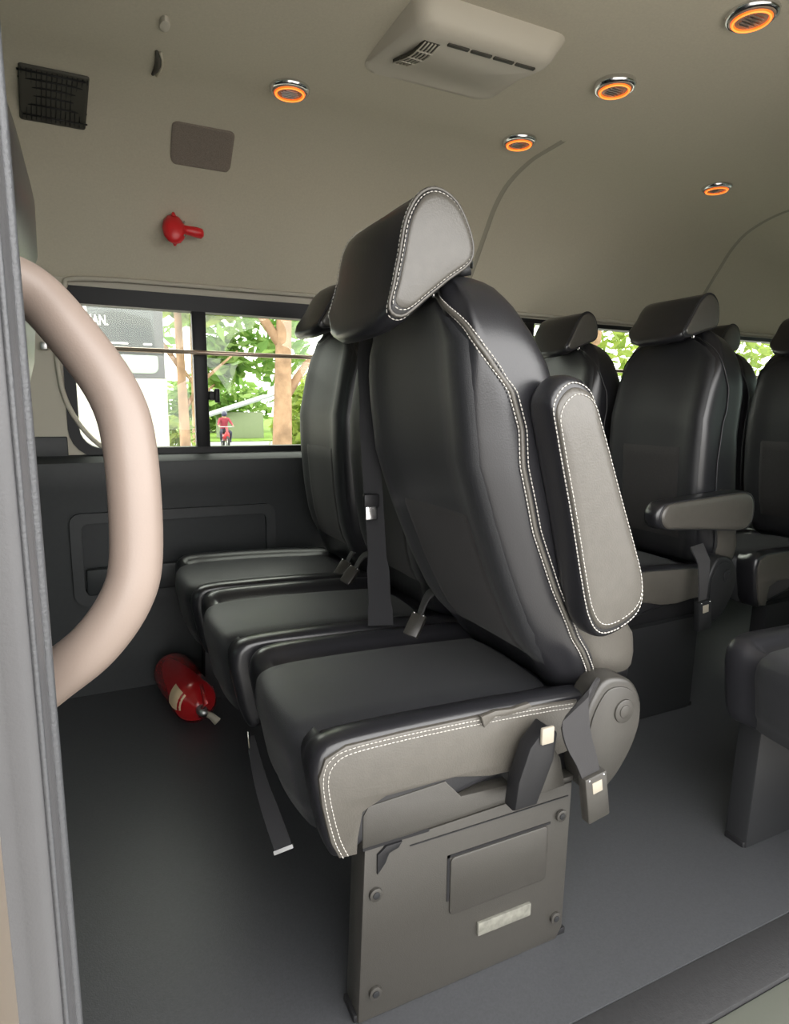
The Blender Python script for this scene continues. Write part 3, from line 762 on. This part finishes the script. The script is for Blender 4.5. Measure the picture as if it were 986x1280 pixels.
# ---- emergency hammer
hm = empty('emergency_hammer', (0.25, 1.245, 1.376), 'red emergency hammer clipped to the headliner above the sliding window', 'hammer')
hp_n = Vector((0, -0.86, -0.51))
hy = 1.245
hd = loft('hammer_head', [[Vector((0.232+c*r*1.05, hy-0.002-0.042*t, 1.374+s*r*1.25-0.025*t)) for c, s in ((math.cos(2*math.pi*k/12), math.sin(2*math.pi*k/12)) for k in range(12))] for t, r in ((0, 0.022), (0.15, 0.028), (0.5, 0.030), (0.8, 0.027), (1.0, 0.014))], 'red', hm)
for k in (-1, 1):
    tube('steel_point', [(0.232, hy-0.025, 1.362+k*0.034), (0.232, hy-0.025, 1.362+k*0.044)], [0.008, 0.003], 'red', hd, 8)
loft('hammer_handle', tube_vf([(0.250, hy-0.020, 1.366), (0.27, hy-0.021, 1.364), (0.292, hy-0.020, 1.362), (0.306, hy-0.019, 1.360), (0.312, hy-0.019, 1.360)], [0.0125, 0.0125, 0.0145, 0.014, 0.007], 12), 'red', hm)
for dz in (0.018, -0.016):
    tube('clip_screw', [(0.258, hy-0.034, 1.362+dz), (0.258, hy-0.040, 1.362+dz)], 0.003, 'cream', hm, 8)

# ---- round ceiling lights with orange rings
spots = [((0.464, 0.863), 'orange ring ceiling light left of the headrest, below the air vent'),
         ((1.137, 0.514), 'orange ring ceiling light in the middle of the roof, right of the air vent'),
         ((1.122, 0.861), 'orange ring ceiling light just above the first headliner joint'),
         ((1.935, 0.869), 'small orange ring ceiling light farthest to the rear'),
         ((1.171, 0.197), 'orange ring ceiling light in the top right corner of the photo')]
def torus_rows(cx, cy, cz, R, r, n=32, m=8, sq=1.0):
    return [[(cx+(R+r*math.cos(b))*math.cos(a), cy+(R+r*math.cos(b))*math.sin(a), cz+r*sq*math.sin(b)) for b in (2*math.pi*j/m for j in range(m))] for a in (2*math.pi*i/n for i in range(n))]
def closed_torus(name, *a, material, parent, **k):
    rows = torus_rows(*a, **k); rows.append(rows[0])
    return loft(name, rows, material, parent, cap=False)
for (lx, ly), lab in spots:
    zc = 1.619
    L_ = empty('ceiling_light', (lx, ly, zc), lab, 'light', 'round ceiling lights')
    closed_torus('chrome_rim', lx, ly, zc, 0.042, 0.006, material='chrome', parent=L_, sq=1.6)
    closed_torus('glowing_ring', lx, ly, zc-0.010, 0.0325, 0.0042, material='ring', parent=L_)
    closed_torus('glowing_core', lx, ly, zc-0.0135, 0.0325, 0.0018, material='ringhot', parent=L_, m=6)
    ln = prism('lens', disc_pts(lx, ly, 0.040, 28), 'z', zc-0.011, zc+0.002, 'lens', L_, bev=0.001)
    for k in range(-2, 3):
        box('lens_rib', lx-0.022+abs(k)*0.004, lx+0.022-abs(k)*0.004, ly+k*0.008-0.0012, ly+k*0.008+0.0012, zc-0.0135, zc-0.010, 'steel', ln, bev=0.0004)

# ---- roof air vent housing
av = empty('air_vent', (0.75, 0.60, 1.58), 'beige roof air conditioning vent housing with dark slots', 'vent')
def rr3(x0, x1, y0, y1, z, r):
    out = []
    for x, y in rrect(x0, x1, y0, y1, r, 5):
        t = max(0.0, min(1.0, (y-0.50)/0.20))
        out.append((x, y, z+(1.621-z)*t*t*(3-2*t) if z < 1.62 else z))
    return out
rows = [rr3(0.578, 0.93, 0.412, 0.72, 1.628, 0.04), rr3(0.582, 0.92, 0.416, 0.715, 1.612, 0.04), rr3(0.590, 0.905, 0.424, 0.705, 1.590, 0.035), rr3(0.602, 0.895, 0.434, 0.695, 1.580, 0.03), rr3(0.616, 0.885, 0.446, 0.685, 1.576, 0.025)]
for k in range(9):
    f = (k+1)/10
    rows.append(rr3(0.616+f*0.13, 0.885-f*0.13, 0.446+f*0.115, 0.685-f*0.115, 1.5755, 0.025*(1-f)+0.001))
vh = loft('vent_housing', rows, 'acpod', av, angle=50)
def vz(y):
    t = max(0.0, min(1.0, (y-0.50)/0.20)); return 1.576+0.045*t*t*(3-2*t)
gv = empty('intake_grille', (0.63, 0.53, 1.575)); gv.parent = av; gv.location = Vector((0.63, 0.53, 1.575))-av.location
bpy.data.objects.remove(gv)
gr_ = [(0.472+0.145*k/6, vz(0.472+0.145*k/6)) for k in range(7)]
gv = loft('intake_grille', [[(0.618, y, z+0.004), (0.652, y, z+0.004), (0.652, y, z-0.0025), (0.618, y, z-0.0025)] for y, z in gr_], 'grille', av, angle=30)
for k in range(5):
    x = 0.6195+k*0.0078
    tube('grille_slat', [(x, y, z-0.003) for y, z in gr_], 0.0015, 'acpod', gv, 6)
for k in range(3):
    y = 0.505+k*0.038
    tube('grille_bar', [(0.617, y, vz(y)-0.0035), (0.653, y, vz(y)-0.0035)], 0.0016, 'acpod', gv, 6)
for k in range(4):
    box('outlet_slot', 0.664+k*0.053, 0.711+k*0.053, 0.458, 0.467, 1.5725, 1.582, 'grille', av, bev=0.001)

# ---- grilles on the curved roof edge
def ceil_pt(y):
    for a, b in zip(ceil_c, ceil_c[1:]):
        if min(a.x, b.x) <= y <= max(a.x, b.x) and a.x != b.x:
            t = (y-a.x)/(b.x-a.x); d = (b-a).normalized()
            n = Vector((-d.y, d.x)); 
            if n.dot(Vector((0.5-y, 1.0-a.y))) < 0: n = -n
            return Vector((y, a.y+(b.y-a.y)*t)), n, Vector((d.x, d.y))
def ceil_panel(name, x0, x1, y0, y1, r, h, material, parent, shear=0.0):
    rows = []
    base = rrect(x0, x1, 0, 1, 0.0001, 1) if r <= 0 else None
    out = rrect(x0, x1, y0, y1, r, 5)
    cxm, cym = (x0+x1)/2, (y0+y1)/2
    for s, hh in ((1.0, -0.006), (1.0, h*0.6), (0.97, h), (0.9, h), (0.8, h), (0.68, h), (0.55, h), (0.42, h), (0.3, h), (0.15, h), (0.02, h)):
        row = []
        for x, y in out:
            xx, yy = cxm+(x-cxm)*s, cym+(y-cym)*s
            p, n, d = ceil_pt(yy)
            row.append((xx+shear*(yy-cym), p.x+n.x*hh, p.y+n.y*hh))
        rows.append(row)
    return loft(name, rows, material, parent, cap=True, angle=50)
sg = empty('ceiling_grille', (-0.04, 1.06, 1.57), 'square black slotted grille at the upper left of the headliner', 'grille')
ceil_panel('grille_plate', -0.11, 0.030, 0.99, 1.128, 0.006, 0.006, 'grille', sg, shear=-0.1)
for k in range(6):
    y = 1.003+k*0.0225
    p, n, d = ceil_pt(y)
    q = p+n*0.007
    tube('grille_slat', [(-0.108, q.x, q.y), (0.028, q.x, q.y)], 0.0022, 'darkplastic', sg, 6)
for k in range(14):
    x = -0.105+k*0.0101
    pth = []
    for j in range(5):
        p, n, d = ceil_pt(0.995+j*0.032); q = p+n*0.0068; pth.append((x-0.1*(0.995+j*0.032-1.059), q.x, q.y))
    tube('grille_bar', pth, 0.0012, 'darkplastic', sg, 5)
sp = ceil_panel('speaker_panel', 0.222, 0.378, 1.072, 1.160, 0.014, 0.004, 'grillebrown', None)
tag(sp, 'faded brown square cloth speaker patch on the headliner', 'speaker')
# overhead duct bulge carrying the slotted grille, with its narrow slot
sl = empty('roof_slot', (0.168, 0.88, 1.61), 'narrow dark slot in the headliner beside the black grille', 'slot')
pth = [Vector((0.166+0.03*t*(1-t), 0.83+0.10*t, 0)) for t in (0, 0.25, 0.5, 0.75, 1)]
rows = []
for p in pth:
    c, n, d = ceil_pt(p.y); q = c+n*0.003
    rows.append((p.x, q.x, q.y))
tube('slot_channel', rows, [0.003, 0.007, 0.0075, 0.006, 0.003], 'grille', sl, 8)
tube('slot_lip', [(a+0.008, b, c-0.001) for a, b, c in rows], 0.003, 'headliner', sl, 6)
dm = empty('roof_lamp', (0.172, 0.72, 1.615), 'small pale lamp stud near the top edge of the headliner', 'lamp')
prism('stud', disc_pts(0.172, 0.72, 0.010, 14, 0.022), 'z', 1.612, 1.624, 'acpod', dm, bev=0.003)

# ---- fire extinguisher lying under the window seat
fe = empty('fire_extinguisher', (0.21, 1.05, 0.0), 'red fire extinguisher lying on the floor beside the front-row seats', 'fire extinguisher')
ax0, ax1 = Vector((0.172, 1.27, 0.062)), Vector((0.212, 0.965, 0.064))
dv = (ax1-ax0).normalized()
L0 = (ax1-ax0).length
cylp = [(0, 0.030), (0.004, 0.050), (0.015, 0.057), (0.03, 0.060), (L0*0.5, 0.060), (L0-0.05, 0.060), (L0-0.025, 0.054), (L0-0.008, 0.038), (L0+0.004, 0.022), (L0+0.012, 0.017)]
cy_ = loft('cylinder', tube_vf([ax0+dv*s for s, r in cylp], [r for s, r in cylp], 28), 'redpaint', fe)
va = loft('valve', tube_vf([ax1+dv*s for s in (0.008, 0.02, 0.03, 0.045)], [0.013, 0.015, 0.012, 0.010], 12), 'steel', fe)
loft('lever', tube_vf([ax1+dv*0.03+Vector((0, 0, 0.012)), ax1+dv*0.05+Vector((0.004, 0, 0.03)), ax1-dv*0.01+Vector((0.01, 0, 0.06))], [0.006, 0.007, 0.005], 8), 'redpaint', va)
tube('nozzle', [ax1+dv*0.03, ax1+dv*0.04+Vector((0.02, 0.0, -0.012)), ax1+dv*0.052+Vector((0.032, 0, -0.026))], [0.008, 0.009, 0.011], 'cream', va, 10)
# curved paper label on the shoulder
side = dv.cross(Vector((0, 0, 1))).normalized(); upv = side.cross(dv)
rows = []
for s in (L0-0.085, L0-0.055, L0-0.05, L0-0.03, L0-0.016):
    r = interp(cylp, s)+0.0012
    rows.append([ax0+dv*s+(side*math.cos(math.radians(a))+upv*math.sin(math.radians(a)))*r for a in range(-5, 50, 9)])
lb = loft('paper_label', rows, 'tan', cy_, closed=False, cap=False)

# ================================================================== outside
rnd = random.Random(7)
tag(box('ground', -40, 60, -40, 14, -0.80, -0.65, 'asphalt', bev=0), kind='structure')
tag(box('ground', -60, 90, 14, 24, -0.9, -0.72, 'grass', bev=0), kind='structure')
tag(box('ground', -80, 120, 24, 34, -1.2, -1.0, 'road', bev=0), kind='structure')
tag(box('ground', -120, 160, 34, 120, -1.2, -0.95, 'grass', bev=0), kind='structure')

# ---- parked bus
bus = empty('bus', (-4.0, 5.2, -0.65), 'white and grey bus with dark glass parked outside the side window', 'bus')
BX0, BX1, BY = -9.0, 0.47, 4.0
body = prism('bus_body', rrect(BX0, BX1, -0.35, 1.062, (0.2, 0.05, 0.01, 0.01), 4), 'y', BY, BY+2.4, 'buswhite', bus, bev=0.01)
prism('upper_body', rrect(BX0, BX1-0.005, 1.062, 1.80, (0.01, 0.01, 0.10, 0.10), 5), 'y', BY+0.005, BY+2.395, 'busframe', bus, bev=0.012)
g1 = prism('side_glass', rrect(0.0, BX1-0.065, 1.245, 1.68, (0.02, 0.03, 0.08, 0.02), 5), 'y', BY-0.006, BY+0.01, 'busglass', bus, bev=0.002)
g2 = prism('side_glass', rrect(-1.6, -0.03, 1.10, 1.68, 0.03, 5), 'y', BY-0.006, BY+0.01, 'busglass', bus, bev=0.002)
g3 = prism('side_glass', rrect(-3.2, -1.65, 1.10, 1.68, 0.03, 5), 'y', BY-0.006, BY+0.01, 'busglass', bus, bev=0.002)
box('glass_edge_strip', -0.026, -0.004, BY-0.010, BY+0.006, 1.10, 1.68, 'letter', bus, bev=0.001)
prism('small_window', rrect(0.13, BX1-0.05, 1.095, 1.215, (0.03, 0.045, 0.02, 0.02), 5), 'y', BY-0.008, BY+0.006, 'buspane', bus, bev=0.002)
for a, b in ((0.13, 0.235), (0.33, 0.385)):
    box('glass_trim', a, b, BY-0.012, BY+0.004, 1.283, 1.295, 'letter', bus, bev=0.001)
for x in (-7.2, -1.6):
    wl = prism('wheel', disc_pts(x, -0.20, 0.45, 28), 'y', BY-0.01, BY+0.28, 'tyre', bus, bev=0.03)
    prism('wheel_hub', disc_pts(x, -0.20, 0.25, 20), 'y', BY-0.02, BY+0.02, 'steel', wl, bev=0.01)
tx = bpy.data.curves.new('lettering', 'FONT')
tx.body = 'MAN.'; tx.size = 0.086; tx.align_x = 'RIGHT'; tx.extrude = 0.002; tx.offset = 0.0008
to = bpy.data.objects.new('lettering_tmp', tx); COL.objects.link(to)
bpy.context.view_layer.update()
me = bpy.data.meshes.new_from_object(to.evaluated_get(bpy.context.evaluated_depsgraph_get()))
bpy.data.objects.remove(to)
me.transform(Matrix.Translation((0.122, BY-0.009, 1.400)) @ Matrix.Rotation(math.radians(90), 4, 'X') @ Matrix.Diagonal((0.68, 1.08, 1, 1)))
link('lettering', me, 'letter', bus, smooth=False)

# ---- trees, bushes
def leaves(centers, n, size, rn):
    V, Fc = [], []
    for _ in range(n):
        c, r = rn.choice(centers)
        u = Vector((rn.gauss(0, 1), rn.gauss(0, 1), rn.gauss(0, 1))).normalized()*(rn.random()**0.45)
        p = Vector(c)+Vector((u.x*r[0], u.y*r[1], u.z*r[2]))
        a = Vector((rn.gauss(0, 1), rn.gauss(0, 1), rn.gauss(0, 0.6))).normalized()
        b = a.cross(Vector((rn.gauss(0, 1), rn.gauss(0, 1), rn.gauss(0, 1)))).normalized()
        s = size*(0.6+0.8*rn.random())
        n_ = a.cross(b)
        o = len(V)
        V += [p-a*s, p-a*s*0.1+b*s*0.42+n_*s*0.08, p+a*s, p-a*s*0.1-b*s*0.42+n_*s*0.08]
        Fc += [(o, o+1, o+2, o+3)]
    return V, Fc
def tree(label, x, y, h, r, crown, n, leafsize, material, lean=0.0, gz=-0.65, branches=3, seed=1):
    rn = random.Random(seed)
    t = empty('tree', (x, y, gz), label, 'tree', 'trees outside')
    ctrl = [(x, y, gz), (x+lean*0.15, y, gz+h*0.25), (x+lean*0.4, y, gz+h*0.55), (x+lean, y, gz+h)]
    path = catmull(ctrl, 14)
    rad = [r*(1.25 if i == 0 else 1.0-0.6*i/13) for i in range(14)]
    tr = loft('trunk', tube_vf(path, rad, 12), 'bark', t)
    for k in range(branches):
        i = 5+int(k*8/max(1, branches)); a = k*2.4+0.5
        p = path[i]; e = p+Vector((math.cos(a)*1.1, math.sin(a)*0.8, 1.0+0.3*k))
        loft('branch', tube_vf([p, p.lerp(e, 0.4)+Vector((0, 0, 0.12)), e], [r*0.45, r*0.32, r*0.12], 8), 'bark', t)
    V, Fc = leaves(crown, n, leafsize, rn)
    mk('foliage', V, Fc, material, t, smooth=False)
    return t
tree('large brown-trunked tree outside the right half of the sliding window', 2.34, 8.0, 5.5, 0.165, [((2.3, 8.2, 3.9), (2.0, 1.4, 1.1)), ((1.2, 8.3, 3.0), (0.8, 0.8, 0.7)), ((3.3, 8.2, 2.9), (1.0, 0.9, 0.8)), ((1.6, 8.6, 2.5), (0.5, 0.6, 0.5))], 1500, 0.16, 'leaf', lean=0.25, seed=3)
tree('slim tree just right of the parked bus', 1.32, 10.0, 5.0, 0.10, [((1.0, 10.2, 3.4), (1.1, 0.9, 1.0)), ((1.5, 10.2, 2.7), (0.5, 0.6, 0.5))], 700, 0.16, 'leaf', lean=-0.1, seed=5)
tree('tall leafy tree seen through the second row window', 11.5, 12.0, 6.0, 0.2, [((11.0, 12.0, 3.6), (2.6, 1.6, 1.8)), ((9.0, 12.4, 2.6), (1.8, 1.2, 1.4)), ((13.5, 12.4, 2.8), (1.8, 1.2, 1.5))], 1000, 0.19, 'leaf', lean=0.3, seed=9)
tree('tall leafy tree seen through the rearmost window', 20.5, 12.5, 6.0, 0.22, [((20.0, 12.5, 3.2), (3.0, 1.6, 2.2)), ((17.6, 12.8, 2.3), (1.5, 1.2, 1.5)), ((23.0, 12.8, 2.6), (2.2, 1.2, 1.8))], 1150, 0.20, 'leaf', lean=0.2, seed=11)
tree('small distant tree between the big trunk and the slim tree', 2.6, 18.0, 5.0, 0.13, [((2.4, 18.2, 4.0), (2.2, 1.5, 1.6)), ((4.8, 18.4, 2.9), (1.5, 1.2, 1.4)), ((3.4, 18.4, 2.2), (0.7, 0.8, 0.8))], 1000, 0.26, 'leaf2', seed=13)
def bush(label, x, y, rx, rz, n, size, material, seed, gz=-0.7):
    rn = random.Random(seed)
    b = empty('bush', (x, y, gz), label, 'bush', 'bushes outside')
    for k in range(3):
        a = k*2.1
        tube('stem', [(x+0.1*math.cos(a), y+0.1*math.sin(a), gz), (x+rx*0.4*math.cos(a), y+0.3*math.sin(a), gz+rz)], [0.03, 0.012], 'bark', b, 6)
    V, Fc = leaves([((x, y, gz+rz*0.9), (rx, rx*0.6, rz))], n, size, rn)
    mk('foliage', V, Fc, material, b, smooth=False)
bush('bright green bush at the right end of the sliding window', 3.55, 10.0, 0.85, 1.15, 900, 0.13, 'leaf', 21)
bush('low green bush beside the slim tree', 1.15, 11.0, 0.55, 0.8, 500, 0.12, 'leaf', 22)
bush('green bush behind the big trunk', 5.3, 15.5, 1.0, 0.95, 700, 0.15, 'leaf2', 23)
bush('green roadside bush across the road', 7.6, 46.0, 4.5, 2.2, 900, 0.5, 'leaf2', 24, gz=-1.0)
bush('green roadside bush far across the road on the right', 19.5, 49.0, 6.0, 2.8, 900, 0.55, 'leaf', 25, gz=-1.0)
bush('leafy bush low in the second row window', 9.5, 16.5, 2.6, 1.5, 800, 0.22, 'leaf2', 26)
bush('leafy bush low in the rearmost window', 18.5, 17.0, 3.4, 1.6, 900, 0.25, 'leaf2', 27)

# ---- shed with a pale sloping roof
sd = empty('shed', (7.6, 37.5, -0.95), 'small shed with a pale sloping roof across the road', 'shed')
box('shed_wall', 6.6, 9.0, 36.5, 38.5, -0.95, 0.55, 'shedwall', sd, bev=0.01)
prism('shed_roof', [(5.9, 0.30), (9.6, 1.50), (9.6, 1.62), (5.9, 0.42)], 'y', 36.0, 39.0, 'shedroof', sd, bev=0.005)

# ---- rider on a motorbike on the far road
RX, RY, RZ = 5.30, 28.5, -1.0
mb = empty('motorcycle', (RX, RY, RZ), 'small red motorcycle on the far road outside the window', 'motorcycle')
for dy in (-0.62, 0.62):
    wl = closed_torus('wheel', 0, 0, 0, 0.24, 0.05, material='tyre', parent=None, n=24, m=8)
    wl.matrix_world = Matrix.Identity(4)
    wl.rotation_euler = (0, math.radians(90), 0); wl.location = (0, dy, 0.29); wl.parent = mb
    hubw = tube('wheel_spokes', [(RX-0.03, RY+dy, RZ+0.29), (RX+0.03, RY+dy, RZ+0.29)], 0.20, 'steel', mb, 16)
loft('bike_body', tube_vf([(RX, RY-0.50, RZ+0.70), (RX, RY-0.35, RZ+0.55), (RX, RY, RZ+0.48), (RX, RY+0.4, RZ+0.62), (RX, RY+0.75, RZ+0.68)], [0.09, 0.14, 0.15, 0.14, 0.07], 12), 'bikered', mb)
loft('fork', tube_vf([(RX, RY-0.62, RZ+0.29), (RX, RY-0.5, RZ+0.75), (RX, RY-0.45, RZ+0.95)], [0.035, 0.05, 0.06], 8), 'bikered', mb)
tube('handlebar', [(RX-0.33, RY-0.38, RZ+0.98), (RX, RY-0.46, RZ+0.98), (RX+0.33, RY-0.38, RZ+0.98)], 0.018, 'steel', mb, 8)
loft('saddle', tube_vf([(RX, RY-0.05, RZ+0.72), (RX, RY+0.25, RZ+0.74), (RX, RY+0.6, RZ+0.78)], [0.08, 0.12, 0.09], 10), 'tyre', mb)

def person():
    P = empty('person', (RX, RY, RZ), 'rider in maroon top and dark helmet sitting on the motorcycle', 'person')
    J = {'pel': (0, 0.20, 0.82), 'spine': (0, 0.16, 1.05), 'chest': (0, 0.10, 1.26), 'neck': (0, 0.07, 1.40), 'head': (0, 0.04, 1.50), 'top': (0, 0.03, 1.60)}
    Rr = {'pel': 0.15, 'spine': 0.13, 'chest': 0.15, 'neck': 0.06, 'head': 0.095, 'top': 0.08}
    E = [('pel', 'spine'), ('spine', 'chest'), ('chest', 'neck'), ('neck', 'head'), ('head', 'top')]
    for s, k in ((-1, 'l'), (1, 'r')):
        J.update({k+'sh': (s*0.19, 0.10, 1.31), k+'el': (s*0.30, -0.08, 1.10), k+'wr': (s*0.31, -0.32, 1.02), k+'ha': (s*0.31, -0.40, 1.0),
                  k+'hip': (s*0.11, 0.16, 0.80), k+'kn': (s*0.22, -0.24, 0.72), k+'an': (s*0.20, -0.12, 0.34), k+'to': (s*0.20, -0.30, 0.30)})
        Rr.update({k+'sh': 0.075, k+'el': 0.05, k+'wr': 0.035, k+'ha': 0.04, k+'hip': 0.105, k+'kn': 0.075, k+'an': 0.05, k+'to': 0.045})
        E += [('chest', k+'sh'), (k+'sh', k+'el'), (k+'el', k+'wr'), (k+'wr', k+'ha'), ('pel', k+'hip'), (k+'hip', k+'kn'), (k+'kn', k+'an'), (k+'an', k+'to')]
    names = list(J); idx = {n: i for i, n in enumerate(names)}
    me = bpy.data.meshes.new('body')
    me.from_pydata([J[n] for n in names], [(idx[a], idx[b]) for a, b in E], [])
    o = bpy.data.objects.new('body', me); COL.objects.link(o)
    sm = o.modifiers.new('skin', 'SKIN'); sm.use_smooth_shade = True
    for i, n in enumerate(names):
        sv = me.skin_vertices[0].data[i]; sv.radius = (Rr[n], Rr[n]); sv.use_root = (n == 'pel')
    o.modifiers.new('sub', 'SUBSURF').levels = 1
    bpy.context.view_layer.update()
    m2 = bpy.data.meshes.new_from_object(o.evaluated_get(bpy.context.evaluated_depsgraph_get()))
    bpy.data.objects.remove(o)
    m2.materials.clear()
    for k in ('maroon', 'jeans', 'skin'): m2.materials.append(M[k])
    for p in m2.polygons:
        z = p.center.z; y = p.center.y
        p.material_index = 1 if z < 0.88 else (2 if (z > 1.38 or (y < -0.28 and z > 0.95)) else 0)
        p.use_smooth = True
    bo_ = bpy.data.objects.new('body', m2); COL.objects.link(bo_); bo_.parent = P
    hr = [(1.44, 0.085), (1.48, 0.115), (1.54, 0.128), (1.60, 0.118), (1.65, 0.085), (1.675, 0.04)]
    hm_ = loft('helmet', [[(RX+r*math.cos(2*math.pi*k/16), RY+0.05+r*1.1*math.sin(2*math.pi*k/16), RZ+z) for k in range(16)] for z, r in hr], 'helmet', P)
person()
